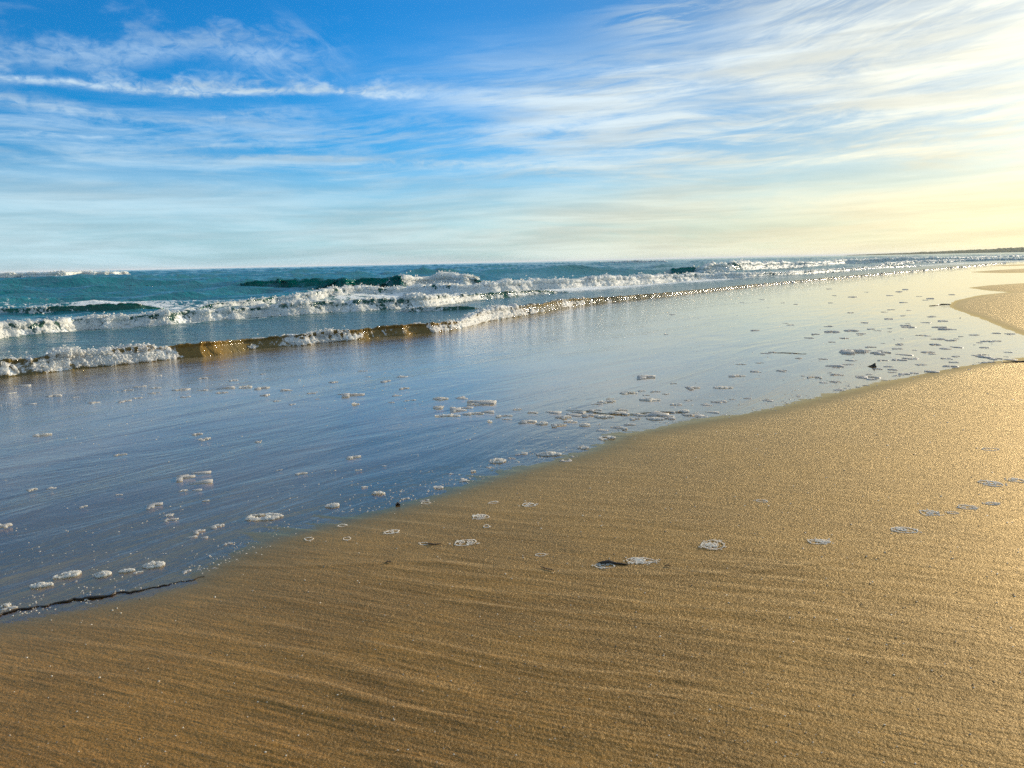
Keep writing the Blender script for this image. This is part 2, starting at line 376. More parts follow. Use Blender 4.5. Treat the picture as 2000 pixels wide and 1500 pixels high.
co, ff, at = compact(np.column_stack([P, fz]), grid_faces(len(r), len(a), kf), {'chop': chop, 'edge': np.exp(np.minimum(s_, 0)/0.25), 'deep': 1-np.exp(np.minimum(s_, 0)/2.4)})
link('swash_water', make_mesh('swash_water', co, ff, M_film, attrs=at), kind='structure')

# ---------------------------------------------------------------- open sea
def sea_material(name, body, body2, rough=0.07, trans=None, foamy=True):
    m = mat_new(name); p = pos(); x, y, z = sepxyz(p)
    foam = attr('foam'); sandy = attr('sandy')
    c = mixc(sandy, body, body2)
    r_ = X.m('SQRT', x*x+y*y)
    h = noise(vec(x*0.8+y*0.5, y*1.3-x*0.3, 0.0), 2.2, 5, 0.6)*0.13+noise(p, 12.0, 4, 0.6)*0.022+noise(p, 45.0, 3, 0.6)*0.0022
    nrm = bump(h, 1.0, 1.0)
    w = principled(c, rough, 1.33, nrm)
    if trans: w = mixs(sandy*0.27 if name.startswith('sandy') else 0.42, w, node('ShaderNodeBsdfTranslucent', Color=trans))
    a1 = noise(p, 3.0, 5, 0.65, 0.6); a2 = noise(vec(x*1.2, y*1.0, z), 7.0, 6, 0.7, 1.0)
    msk = sstep(a1*0.45+a2*0.55+foam*0.42, 0.63, 0.71)*sstep(foam, 0.02, 0.12)
    fo = principled(mixc(a2, (0.62, 0.64, 0.62), (0.88, 0.88, 0.85)), 0.7, 1.33, bump(a2*0.05+noise(p, 40.0, 3, 0.7)*0.02, 1.0, 1.0))
    out(mixs(msk, w, fo)); return m
M_sea = sea_material('sea_water', (0.002, 0.140, 0.158), (0.050, 0.085, 0.070), 0.14)
M_wave = sea_material('wave_water', (0.006, 0.135, 0.120), (0.10, 0.095, 0.045), 0.12, trans=(0.04, 0.42, 0.38))
M_swave = sea_material('sandy_wave_water', (0.085, 0.080, 0.036), (0.26, 0.155, 0.032), 0.08, trans=(0.60, 0.36, 0.06))
nd = np.array([-0.64, 0.77])                    # seaward normal of the coast further out
def swell(x, y, t):
    r = np.hypot(x, y); z = 0*x
    for k, (L, A, ang, sd_) in enumerate([(14, .11, 0, 1), (8.5, .07, .16, 2), (5.2, .05, -.22, 3), (3.1, .030, .3, 4), (1.9, .020, -.35, 5), (1.1, .011, .12, 6), (0.6, .006, -.5, 7)]):
        c_, s_n = math.cos(ang), math.sin(ang); n = np.array([nd[0]*c_-nd[1]*s_n, nd[0]*s_n+nd[1]*c_]); q = x*n[0]+y*n[1]; w = -x*n[1]+y*n[0]
        ph = 2*math.pi*q/L + 5*fbm(x/L*0.55+sd_*7, y/L*0.55, 2, sd_*13)
        env = smooth(fbm(w/L*0.35+sd_, q/L*0.6, 2, sd_*31), 0.30, 0.62)
        z = z + 3.4*A*env*(np.abs(np.sin(ph/2))**0.8*-2+1.25)*np.clip(1.6-r*0.0028/L*8, 0.15, 1)*-1*-1
    return z*smooth(t, 0.5, 9)*np.clip(0.45+0.55*smooth(t, 6, 20), 0, 1)
r = np.concatenate([np.geomspace(7, 60, 640)[:-1], np.geomspace(60, 400, 260)[:-1], np.geomspace(400, 30000, 60)]); a = np.linspace(rad(-120), rad(60), 900)
a = np.concatenate([np.linspace(rad(-110), rad(-42), 60)[:-1], np.linspace(rad(-42), rad(40), 900)[:-1], np.linspace(rad(40), rad(75), 60)])
gx, gy = polar(r, a); P = np.stack([gx.ravel(), gy.ravel()], -1); t_ = far_chunks(sea_dist, P)
keep = (t_ > -0.6).reshape(gx.shape); kf = keep[:-1, :-1] & keep[1:, 1:] & keep[:-1, 1:] & keep[1:, :-1]
sz = swell(P[:, 0], P[:, 1], t_) - 0.10*smooth(-t_, -0.5, 0.5) + 0.01
# ---------------------------------------------------------------- breaking waves
def foam_material():
    m = mat_new('sea_foam'); p = pos()
    n = noise(p, 55.0, 4, 0.7); b = noise(p, 16.0, 4, 0.6)
    col = mixc(n, (0.80, 0.80, 0.77), (0.95, 0.94, 0.91))
    nrm = bump(n*0.010+b*0.030, 1.0, 1.0)
    d = principled(col, 0.55, 1.33, nrm)
    tr = node('ShaderNodeBsdfTranslucent', Color=(0.96, 0.94, 0.86))
    out(mixs(0.50, d, tr)); return m
M_foam = foam_material()
ICO = None
def ico():
    t = (1+5**.5)/2
    v = np.array([(-1,t,0),(1,t,0),(-1,-t,0),(1,-t,0),(0,-1,t),(0,1,t),(0,-1,-t),(0,1,-t),(t,0,-1),(t,0,1),(-t,0,-1),(-t,0,1)], float)
    f = np.array([(0,11,5),(0,5,1),(0,1,7),(0,7,10),(0,10,11),(1,5,9),(5,11,4),(11,10,2),(10,7,6),(7,1,8),(3,9,4),(3,4,2),(3,2,6),(3,6,8),(3,8,9),(4,9,5),(2,4,11),(6,2,10),(8,6,7),(9,8,1)])
    return v/np.linalg.norm(v[0]), f
def lumps(cen, rad_):
    v, f = ico(); n = len(cen)
    j = 1+RNG.uniform(-0.3, 0.3, (n, 12, 1)); sc = RNG.uniform(0.7, 1.3, (n, 1, 3))
    co = cen[:, None, :]+v[None]*rad_[:, None, None]*j*sc
    ff = f[None]+(np.arange(n)*12)[:, None, None]
    return co.reshape(-1, 3), ff.reshape(-1, 3)
def interp(x, pts):
    p = np.array(pts, float); return np.interp(x, p[:, 0], p[:, 1])
WAVES = []
def wave(label, base, top, cover, x0=None, x1=None, mat=None, sandy=0.0, step=2.0, nprof=64, back=5.5, lace=1.0, seed=0, spray=1.0, hmod=0.22, rug=1.0, z0=0.0, taper=40, low=0.0, jit=2.0, toe=0.0, hole=0.0):
    base = np.array(base, float); x0 = base[0, 0] if x0 is None else x0; x1 = base[-1, 0] if x1 is None else x1
    X_ = np.arange(x0, x1+step, step); yb = interp(X_, base); yt = interp(X_, top)
    k = max(3, int(30/step)); ker = np.hanning(k+2)[1:-1]; ker /= ker.sum()
    sm = lambda a_: np.convolve(np.pad(a_, k//2, 'edge'), ker, 'same')[k//2:k//2+len(a_)]
    yb = sm(yb) + jit*(fbm(X_/55.0, 0*X_+seed, 3, seed)-0.5)*np.clip((yb-505)/90, 0.2, 1.6); yt = sm(yt)
    B = unproj(X_, yb, z0)
    T = np.gradient(B, axis=0); T = np.stack([sm(T[:, 0]), sm(T[:, 1])], -1); T /= np.linalg.norm(T, axis=1, keepdims=True)+1e-9
    N = np.stack([-T[:, 1], T[:, 0]], -1)                      # seaward
    h = np.full(len(X_), 0.2)
    dt = pix_dir(X_, yt)
    for _ in range(12):
        Q = B+N*h[:, None]*0.6
        h = np.clip(CAM_H+dt[:, 2]*np.hypot(Q[:, 0], Q[:, 1])/np.hypot(dt[:, 0], dt[:, 1])-z0, 0.01, 1.2)*0.5+h*0.5
    s = np.concatenate([[0], np.cumsum(np.linalg.norm(np.diff(B, axis=0), axis=1))])
    hs = sm(h)*(1+hmod*2*(fbm(s/(h.mean()*3.0), 0*s, 3, seed+3)-0.45))
    tp = np.clip(np.minimum(X_-x0, x1-X_)/taper, 0, 1); tp = tp*tp*(3-2*tp)
    h = hs*tp*0.89+0.004
    cov = interp(X_, cover)
    tt = np.linspace(0, 1, nprof); u = -0.35+(back+0.35)*(0.45*tt+0.55*tt**2.2)
    U_, H = np.meshgrid(u, h, indexing='xy'); Sg = np.repeat(s[:, None], nprof, 1)
    ruf = fbm(Sg/(0.5*H.max()+1e-6), U_*0.9+seed, 4, seed+11)
    up_ = smooth(U_, -0.25+0.25*(ruf-0.5), 0.75)
    dn_ = np.where(U_ > 0.75, np.exp(-((U_-0.75)/(back*0.36))**1.6), 1.0)
    zz = H*up_*dn_*(1+0.35*(ruf-0.5)*rug) - 0.03*smooth(U_, back*0.75, back) - 0.03*smooth(U_, 0.0, -0.3)
    chop_ = (fbm(Sg*3.0, U_*H*6.0, 4, seed+71)-0.5)*0.10*rug*H*smooth(U_, 0.3, 1.2)*3
    zz = zz+chop_
    qq = U_*H-0.35*H*smooth(zz/H, 0.6, 1.05)*np.exp(-((U_-0.75)/0.7)**2)      # the crest leans forward
    co = np.stack([B[:, None, 0]+N[:, None, 0]*qq, B[:, None, 1]+N[:, None, 1]*qq, zz+z0], -1)
    # foam coverage
    nA = fbm(Sg/0.22, U_*H/0.16, 5, seed+31, 0.6); nB = fbm(Sg/0.9, U_*H/0.5, 3, seed+41)
    win = smooth(U_, -0.34+toe, -0.1+toe)*(1-smooth(U_, 1.4, 2.6+0*U_))+lace*0.62*smooth(U_, 0.8, 1.5)*(1-smooth(U_, back*0.7, back))
    cv = cov[:, None]*win + (nB-0.5)*0.55*np.minimum(cov[:, None]*2, 1)
    blot = fbm(Sg/(1.6*H.mean()), U_*0.8, 3, seed+51)
    cv = cv - low*smooth(U_, 0.15, 0.6)*(0.25+0.75*blot)
    mask = nA*(0.95+hole)+cv-0.80-hole*0.5-(0.18+0.3*hole)*smooth(worley(Sg/(0.55*H.mean()), U_*1.7, seed+61), 0.45, 0.15)
    foam_a = np.clip(cv*0.8, 0, 1)
    face = smooth(U_, -0.1, 0.5)*(1-smooth(U_, 1.1, 2.0))
    sandyA = np.clip(interp(X_, sandy)[:, None]*(0.75+0.5*nB) if isinstance(sandy, list) else sandy*(0.6+0.4*face)+0*U_, 0, 1)
    root = bpy.data.objects.new('breaking_wave', None); C.objects.link(root)
    i0 = len(X_)//2; root.location = (B[i0, 0], B[i0, 1], z0); root['label'] = label; root['category'] = 'wave'; root['group'] = 'waves rolling in'
    off = np.array([B[i0, 0], B[i0, 1], z0])
    ff = grid_faces(len(X_), nprof)
    me = make_mesh('water_ridge', co.reshape(-1, 3)-off, ff, mat or M_wave, attrs={'foam': foam_a.ravel()*0.9, 'sandy': sandyA.ravel()})
    link('water_ridge', me, root)
    # foam shell
    du = np.gradient(qq, axis=1); dzz = np.gradient(zz, axis=1); L = np.hypot(du, dzz)+1e-9; nq, nz = -dzz/L, du/L
    hm = H.mean(); a1 = (1-worley(Sg/(0.30*hm), U_*H/(0.22*hm), seed+5)); a2 = (1-worley(Sg/(0.13*hm), U_*H/(0.10*hm), seed+6)); a3 = fbm(Sg/(0.05*hm), U_*H/(0.05*hm), 2, seed+8)
    amt = np.clip(mask*4, 0, 1)*H*(0.04+0.15*np.clip(a1, 0, 1)**1.5*(1-0.6*smooth(U_, 1.3, 2.5))+0.08*a2+0.03*a3)*np.clip(0.35+cov[:, None], 0, 1)
    amt = np.where(mask > 0, amt, -0.01)
    qf = qq+nq*amt; zf = zz+nz*amt
    fc = np.stack([B[:, None, 0]+N[:, None, 0]*qf, B[:, None, 1]+N[:, None, 1]*qf, zf+z0], -1).reshape(-1, 3)-off
    kf_ = (mask > 0); kf_ = kf_[:-1, :-1] & kf_[1:, 1:] & kf_[:-1, 1:] & kf_[1:, :-1]
    if kf_.sum() > 20:
        c2, f2, _ = compact(fc, grid_faces(len(X_), nprof, kf_))
        link('foam', make_mesh('foam', c2, f2, M_foam), root, kind='stuff')
        ok = np.argwhere((mask > 0.02) & (U_ < 2.2) & (tp[:, None] > 0.05))
        n = int(min(len(ok), 0.06*len(ok)*spray+10)); pk = ok[RNG.choice(len(ok), n, False)]
        hh = H[pk[:, 0], pk[:, 1]]; rr_ = np.hypot(B[pk[:, 0], 0], B[pk[:, 0], 1])
        jit = np.abs(RNG.normal(0, 1, n))**1.5; sz_ = rr_*0.00085*RNG.uniform(0.3, 1.3, n)
        cc = np.stack([qf[pk[:, 0], pk[:, 1]]+nq[pk[:, 0], pk[:, 1]]*hh*0.06*jit, zf[pk[:, 0], pk[:, 1]]+np.abs(nz[pk[:, 0], pk[:, 1]])*hh*0.09*jit], -1)
        cen = np.stack([B[pk[:, 0], 0]+N[pk[:, 0], 0]*cc[:, 0], B[pk[:, 0], 1]+N[pk[:, 0], 1]*cc[:, 0], cc[:, 1]+z0], -1)-off
        v_, f_ = lumps(cen, sz_); link('spray', make_mesh('spray', v_, f_, M_foam), root, kind='stuff')
    return root
shore_px = [(-420,803),(-300,785),(-100,750),(0,737),(100,727),(200,716),(300,706),(400,696),(480,684),(600,673),(680,665),(750,657),(850,650),(900,642),(950,628),(1050,612),(1150,593),(1300,578),(1450,562),(1560,551),(1700,538),(1830,526.5),(1900,520.5),(1975,513)]
wave('shore wave with brown sandy face breaking on the film, closest to the beach', shore_px,
     [(-420,755),(0,700),(100,690),(200,681),(300,672),(380,666),(450,664),(520,656),(600,650),(700,641),(800,631),(900,627),(960,602),(1000,597),(1050,592),(1100,584),(1200,578),(1300,571),(1450,557),(1560,547),(1700,535),(1830,524),(1975,511)],
     [(-420,.85),(0,.82),(100,.76),(180,.82),(260,.76),(320,.58),(360,.24),(440,.02),(470,.10),(510,.50),(600,.60),(690,.52),(740,.30),(800,.32),(860,.25),(920,.7),(1010,.75),(1050,.42),(1120,.38),(1180,.16),(1300,.05),(1400,.12),(1500,.22),(1700,.2),(1975,.2)],
     x1=1975, mat=M_swave, sandy=[(-420,.3),(0,.35),(200,.45),(360,.75),(430,.8),(465,.3),(500,.6),(600,.5),(720,.65),(850,.7),(900,.45),(950,.35),(1000,.3),(1100,.25),(1200,.08),(1975,.04)], seed=1, lace=0.35, low=0.30, rug=1.3, toe=0.12, hole=0.6, nprof=84, back=4.0, hmod=0.10, step=1.6)
wave('long low white breaker line behind the shore wave, running to the left edge',
     [(-420,735),(-200,694),(0,661),(70,655),(150,646),(240,640),(300,637),(380,630),(500,621),(600,615),(700,608),(850,598),(900,590),(980,581),(1050,575),(1110,571)],
     [(-420,690),(0,632),(70,630),(150,622),(240,616),(300,612),(380,606),(500,597),(600,590),(700,585),(850,578),(900,574),(980,569),(1050,567),(1110,566)],
     [(-420,.7),(0,.72),(300,.72),(600,.7),(900,.7),(980,.6),(1110,.3)], seed=2, lace=0.9, back=7, sandy=0.4, low=0.42, rug=1.2, hole=0.6)
wave('third white breaker line, stretching from the middle to the right under the crashing crest',
     [(380,604),(460,598),(560,590),(640,585),(700,581),(800,576),(900,576),(960,574),(1050,568),(1120,564),(1200,559),(1290,553),(1400,547),(1480,543),(1550,538),(1620,532),(1700,526),(1800,519)],
     [(380,596),(460,588),(560,577),(640,567),(700,560),(760,561),(850,556),(920,556),(1000,548),(1100,545),(1200,541),(1290,538),(1380,535),(1480,533),(1550,530),(1620,526),(1700,521),(1800,515)],
     [(380,.35),(500,.55),(600,.7),(800,.8),(1000,.85),(1200,.85),(1400,.75),(1600,.6),(1800,.5)], seed=3, lace=0.9, back=6, sandy=0.3, low=0.2, hole=0.4)
wave('green wave crashing with the tallest white plume, in the middle of the surf',
     [(400,566),(500,566),(600,566),(700,566),(790,564),(850,561),(920,559),(1000,556),(1080,549)],
     [(400,557),(500,548),(600,545),(700,544),(780,540),(800,541),(830,544),(860,538),(880,536),(905,534),(914,538),(922,549),(1000,550),(1080,546)],
     [(400,.0),(760,.0),(785,.25),(800,.8),(850,.9),(914,1.0),(928,.7),(950,.3),(1000,.1),(1080,.0)], seed=4, lace=0.3, back=5, hmod=0.22, spray=2.0, rug=1.3, taper=90, jit=8)
wave('thin far white breaker near the horizon at the left edge',
     [(-200,550),(0,545),(130,542),(257,538.5)], [(-200,541),(0,534),(130,531.5),(257,531)], [(-200,.9),(240,.9),(257,.5)], seed=5, lace=0.3, back=4, spray=1.5, taper=8)
wave('far green crest with white top, right of the middle surf',
     [(1180,530),(1250,532),(1370,534),(1440,531),(1500,527),(1560,524),(1640,520)], [(1180,527),(1250,525),(1370,521),(1400,513),(1450,511),(1500,513),(1560,512),(1640,511)],
     [(1180,.0),(1340,.05),(1375,.7),(1440,.45),(1480,.8),(1640,.7)], seed=6, lace=0.5, back=4, spray=1.5)
wave('low far breaker in the right surf below the headland',
     [(1560,521),(1650,516),(1750,513),(1850,510),(1990,505),(2100,501)], [(1560,516),(1650,508),(1700,506),(1750,504),(1850,503),(1990,500),(2100,497)],
     [(1560,.6),(1700,.85),(2100,.85)], seed=7, lace=0.8, back=5, spray=1.5)
wave('small white crest on the right horizon line', [(1150,515.5),(1230,514.5),(1310,513)], [(1150,513),(1230,509.8),(1310,508.5)], [(1150,.3),(1200,.8),(1310,.7)], seed=8, lace=0.3, back=4, spray=1.2, taper=20)
wave('low green swell in front of the left horizon', [(60,574),(200,570),(330,566),(430,562)], [(60,568),(200,559),(330,556),(430,556)], [(60,0),(430,0)], seed=9, back=6, rug=1.2, taper=150, jit=9)
wave('low grey swell with broken foam, behind the long breaker at left',
     [(-60,615),(60,612),(160,608),(240,606),(320,602)], [(-60,603),(60,600),(160,597),(230,590),(320,592)], [(-60,.3),(160,.25),(200,.05),(320,.2)], seed=10, back=4, taper=50, sandy=0.5, lace=1.0)
wave('far right broken breaker just past the third line', [(1700,520),(1800,514.5),(1900,510.5),(2050,506)], [(1700,515),(1800,509.5),(1900,506.5),(2050,502.5)], [(1700,.5),(1800,.7),(2050,.7)], seed=12, back=4, spray=1.5)
wave('low dark ripple crest with a frothy lip, between shore wave and long breaker', [(760,612),(820,609),(880,606),(950,603)], [(760,607),(820,600),(880,598),(950,598)], [(760,.2),(820,.4),(950,.1)], seed=13, back=4, sandy=0.6, lace=0.3)
# sea sheet: foam patches between the lines of breakers
l2 = px_path([(-420,735),(0,661),(300,637),(600,615),(900,590),(1110,571),(1500,545)]); l3 = px_path([(-420,640),(0,606),(380,600),(640,585),(900,574),(1200,559),(1550,538),(1800,519),(2000,510)])
D2 = far_chunks(lambda q: path_dist(q, l2), P); D3 = far_chunks(lambda q: path_dist(q, l3), P)
R_ = np.hypot(P[:, 0], P[:, 1])
sea_foam = 0.75*np.clip(1-np.abs(D2-2.0)/3.5, 0, 1)+0.6*np.clip(1-np.where(D3 > 0, D3/5.0, -D3/1.0), 0, 1)
sea_foam = sea_foam*(0.4+0.9*fbm(P[:, 0]*0.25, P[:, 1]*0.25, 3, 55))
sea_foam = np.minimum(sea_foam, 0.62)*(1-0.55*smooth(P[:, 0], 4, 14))
sea_foam = np.clip(sea_foam+0.22*smooth(P[:, 0], 12, 60)*smooth(60, t_, 5)*0.0+0.22*smooth(R_, 25, 60)*(t_ < 45)*smooth(P[:, 0], 5, 40), 0, 1)
sandyS = np.clip(0.9-t_/14.0, 0, 1)
co, ff, at = compact(np.column_stack([P, sz]), grid_faces(len(r), len(a), kf), {'foam': sea_foam, 'sandy': sandyS})
link('sea', make_mesh('sea', co, ff, M_sea, attrs=at), kind='structure')

# ---------------------------------------------------------------- foam left on the water film and on the sand
def patch_mesh(w, l, h, seed, holes=0.5, res=None, irr=0.55):
    """a low cushion of bubbles with an uneven outline and burst holes; w across, l along the view"""
    n = res or 34; v = np.linspace(-1.15, 1.15, n); u_, v_ = np.meshgrid(v, v, indexing='ij')
    th = np.arctan2(v_, u_); rr_ = np.hypot(u_, v_)
    R0 = 0.80+irr*(fbm(np.cos(th)*1.4+seed*3.1, np.sin(th)*1.4+seed, 3, seed)-0.5)+0.10*(fbm(np.cos(th)*6+seed, np.sin(th)*6, 2, seed+2)-0.5)
    R0 = np.minimum(R0, 1.02+0.07*np.sin(th*3+seed)+0.03*np.sin(th*7))
    t = rr_/R0; dome = np.sqrt(np.clip(1-t**2.4, 0, 1))
    wb = worley(u_*w/0.011+seed, v_*l/0.011, seed+4); wb2 = worley(u_*w/0.028+seed, v_*l/0.028, seed+7)
    z = h*dome*(0.62+0.38*fbm(u_*1.6+seed, v_*1.6, 3, seed+9)*1.6)*(1-0.34*smooth(wb, 0.60, 0.12))
    hole = (fbm(u_*2.1+seed*5, v_*2.1+seed, 3, seed+12) > 0.70-0.16*holes) & (t < 0.72)
    hole |= (wb2 < 0.30) & (t < 0.80) & (fbm(u_*1.5, v_*1.5+seed, 2, seed+14) > 0.62-0.35*holes)
    keep = (t < 1.0) & ~hole
    kf = keep[:-1, :-1] & keep[1:, 1:] & keep[:-1, 1:] & keep[1:, :-1]
    if kf.sum() < 4: kf = (t < 1.0)[:-1, :-1] & (t < 1.0)[1:, 1:]
    lab = np.where(kf, np.arange(kf.size).reshape(kf.shape)+1, 0)
    for _ in range(4*n):
        p_l = np.pad(lab, 1); nb = np.max([p_l[1:-1, 1:-1], p_l[:-2, 1:-1], p_l[2:, 1:-1], p_l[1:-1, :-2], p_l[1:-1, 2:]], 0)*kf
        if (nb == lab).all(): break
        lab = nb
    ids, cn = np.unique(lab[kf], return_counts=True); kf = lab == ids[np.argmax(cn)]
    near_hole = z
    co = np.stack([u_*w/2, v_*l/2, near_hole], -1).reshape(-1, 3)
    c, f, _ = compact(co, grid_faces(n, n, kf))
    # rim: edges used by one face only drop to the water, giving the cushion its thickness
    e = np.concatenate([f[:, [0, 1]], f[:, [1, 2]], f[:, [2, 3]], f[:, [3, 0]]]); key = np.sort(e, 1); k1 = key[:, 0].astype(np.int64)*len(c)+key[:, 1]
    _, idx, cnt = np.unique(k1, return_index=True, return_counts=True); be = e[idx[cnt == 1]]
    bv = np.unique(be); low_ = c[bv].copy(); low_[:, 2] = -0.004; m = np.full(len(c), -1); m[bv] = np.arange(len(bv))+len(c)
    rim = np.stack([be[:, 1], be[:, 0], m[be[:, 0]], m[be[:, 1]]], -1)
    return np.vstack([c, low_]), np.vstack([f, rim])
M_patch = None
def patch_material():
    m = mat_new('bubbly_foam'); p = pos()
    n = noise(p, 260.0, 3, 0.7); b = noise(p, 60.0, 3, 0.6)
    d = principled(mixc(n, (0.84, 0.82, 0.76), (0.97, 0.96, 0.92)), 0.45, 1.33, bump(n*0.0035+b*0.004, 1.0, 1.0))
    out(mixs(0.62, d, node('ShaderNodeBsdfTranslucent', Color=(0.98, 0.96, 0.90)))); return m
M_patch = patch_material()
def place_px(o, x, y, z=0.0, yaw=0.0):
    q = unproj(x, y, z); o.location = (float(q[0]), float(q[1]), z); o.rotation_euler = (0, 0, -math.atan2(q[0], q[1])+yaw); return q
def px_scale(y, x=1000): q = unproj(x, y); return float(np.hypot(np.hypot(*q), 1.0))/F      # metres per pixel across
big = [
 (513,1010,80,20,-.18,'long tapering foam cushion with burst holes at its right end, biggest on the film'),
 (650,988,32,13,0,'plump foam cushion just left of the middle of the swash edge, near the faint smear'),
 (738,965,36,12,0,'oval foam cushion with three dark holes on the film near the sand'),
 (858,952,28,8,-.1,'flat foam streak with a thin tail just off the sand edge'),
 (923,922,24,9,0,'small pointed foam cushion between two longer patches along the edge'),
 (972,901,40,14,-.2,'tilted foam cushion with dark hollows, halfway up the swash edge'),
 (1072,887,58,13,.1,'wide two lobed foam patch with a wet tail on the film edge'),
 (1139,875,28,8,0,'flat ring shaped foam patch right of the two lobed one'),
 (1187,856,42,12,0,'heaped grainy foam cushion at the notch of the swash edge'),
 (300,1104,44,14,-.1,'bright rounded foam cushion nearest the sand at lower left'),
 (201,1122,32,14,-.2,'small egg shaped foam cushion second from the left in the bottom row'),
 (133,1123,54,14,0,'wide foam cushion with a dark pit, left in the bottom row'),
 (80,1144,44,8,-.15,'thin foam scrap lying low at far lower left'),
 (14,1183,20,9,0,'tiny foam scrap by the dark lip line at the left border'),
 (250,1115,34,6,-.1,'faint foam scrap between two rounded cushions at lower left'),
 (1219,838,24,7,0,'small foam patch just above the notch in the swash edge'),
 (1142,830,30,9,0,'heaped white foam patch below the long weed stalk'),
 (1180,814,48,10,0,'large crusty foam patch touching the long weed stalk'),
 (1058,827,30,8,0,'spread foam patch at the left end of the foam cluster'),
 (1335,803,30,9,0,'foam heap at the right end of the long weed stalk'),
 (1280,818,42,7,0,'flat foam strip under the right end of the weed stalk'),
 (1228,768,40,8,0,'foam raft alone above the cluster, right of centre'),
 (1268,781,52,6,0,'thin wide foam streak above the weed stalk'),
 (858,796,28,9,0,'domed foam patch at the left side of the small floating group'),
 (868,811,62,6,.1,'long thin foam dash at the lower left of the floating group'),
 (860,779,36,6,0,'flat foam dash topmost in the floating group'),
 (968,813,28,8,0,'oval foam patch in the middle of the film, right of the group'),
 (960,823,22,6,0,'little foam oval directly under a larger one in mid film'),
 (692,790,22,8,0,'lone white foam spot left of centre on the rippled film'),
 (480,756,32,6,0,'white foam dash under the brown part of the shore wave'),
 (1590,738,36,8,.15,'backlit foam raft near the right swash edge, dark along its front'),
 (1410,757,44,6,0,'backlit double foam streak on the bright film at right'),
]
for k, (x, y, w, l, yaw, lab) in enumerate(big):
    sc = px_scale(y, x); q = unproj(x, y); D_ = float(np.hypot(*q)); W_ = w*sc
    L_ = min(max(l*sc*math.hypot(D_, 1.0)*0.62, W_*0.34), W_*1.5)
    H_ = min(0.010, W_*0.13)+0.10*l*sc
    c, f = patch_mesh(W_, L_, H_, k+3, holes=0.9 if w > 34 else 0.6, res=44 if w > 30 else 28)
    o = link('foam_patch', make_mesh('foam_patch', c, f, M_patch), label=lab, category='foam', group='foam patches on the water film'); place_px(o, x, y, 0.0005, yaw*1.6)
protos = []
for k in range(20):
    c, f = patch_mesh(0.10, 0.050+0.012*(k % 3), 0.009+0.002*(k % 4), 100+k, holes=0.3+0.05*(k % 12), res=17, irr=1.2); c = c.copy(); c[:, :2] -= (c[:, :2].max(0)+c[:, :2].min(0))/2; c[:, :2] *= [0.10/np.ptp(c[:, 0]), min(0.09, max(0.045, np.ptp(c[:, 1])*0.10/np.ptp(c[:, 0])))/np.ptp(c[:, 1])]; protos.append(make_mesh('foam_fleck', c, f, M_patch))
flecks = []
def add_flecks(pts, lab, grp):
    for (x, y, w) in pts: flecks.append((x, y, w, lab, grp))
L1 = 'small white foam fleck in the floating group right of the film\'s middle'
add_flecks([(903,777,18),(940,786,36),(925,790,20),(990,812,14),(990,819,14),(1030,825,18),(1114,824,18),(1092,831,20),(1120,811,26),(1130,805,18),(1240,818,18),(1295,810,30),(1352,811,26),
  (1166,789,18),(1186,785,28),(1209,808,28),(1255,810,26),(1160,803,20),(1215,801,16),(1100,816,22),(1175,840,18),(1205,835,16),(1230,829,14),(1306,817,20),(1262,772,12),(1254,764,10),(1192,779,12),(1155,812,22),(1080,806,18),
  (950,805,24),(925,808,26),(895,800,20),(880,812,24),(910,796,16),(1010,800,12),(1040,806,14),(1320,790,14),(1344,782,12),(1280,765,14),(1300,770,10),(1380,790,14),(1400,785,12),(1430,780,10),(1460,778,10)], 'small white foam fleck in the crowd of patches around the weed stalk', 'foam flecks around the weed stalk')
add_flecks([(332,1015,24),(302,988,22),(425,1028,20),(363,933,22),(392,924,24),(393,942,26),(690,893,22),(908,938,14),(828,978,16),(1018,886,18),(82,850,22),(588,925,16),(700,918,12),(505,863,12),(235,888,16),
  (60,957,12),(100,953,12),(385,957,12),(357,958,14),(402,978,12),(232,966,10),(163,990,10),(0,1030,26),(390,1038,14),(375,1049,12),(398,1050,12),(445,1062,14),(712,951,10),(790,974,14),(545,918,10),(400,858,16),(385,848,12),(1105,900,18),(1120,892,14),(1000,895,10),(955,913,10),(880,925,8),(750,910,8),(330,1006,12),(18,1188,16),(420,1110,12),(365,1117,10),(270,1118,12)],
  'small foam fleck scattered on the dark near part of the water film', 'foam flecks on the near film')
rr2 = random.Random(5)
def edge_y(x): return float(np.interp(x, [0,350,640,960,1215,1500,1800,2000],[1207,1136,1020,930,848,798,729,699]))
pts = [(690,772,30),(672,770,20),(440,758,24),(512,758,22),(560,762,16),(353,761,22),(395,762,14),(433,767,18),(608,768,14),(362,775,12),(300,768,14),(250,762,14)]
pts += [(rr2.uniform(20, 820), rr2.uniform(722, 790), rr2.uniform(7, 18)) for _ in range(34)]
pts = [(x, y, w) for x, y, w in pts if y > float(np.interp(x, [0,200,400,600,800,950],[757,736,716,692,672,650]))]
add_flecks(pts, 'little white foam fleck on the choppy film below the shore wave', 'foam flecks below the shore wave')
pts = [(1700,712,0)]
pts = [(1630,715,28),(1667,687,38),(1690,684,16),(1714,646,12),(1775,639,18),(1768,636,12),(1736,623,12),(1655,712,14),(1692,737,30),(1635,732,20),(1630,746,16),(1608,747,14),(1660,704,12),(1735,716,14),(1743,722,14),(1742,727,12),(1766,731,14),(1786,729,12),(1725,704,12),
  (1765,693,20),(1808,630,14),(1835,639,16),(1850,643,20),(1800,655,14),(1832,662,18),(1857,665,14),(1812,688,16),(1848,700,14),(1720,690,26),(1700,678,14),(1560,700,10),(1510,688,12),(1580,660,12),(1625,648,18),(1662,646,20),(1495,690,14),(1262,738,26),(1440,735,22),(1355,758,18),(1500,783,14)]
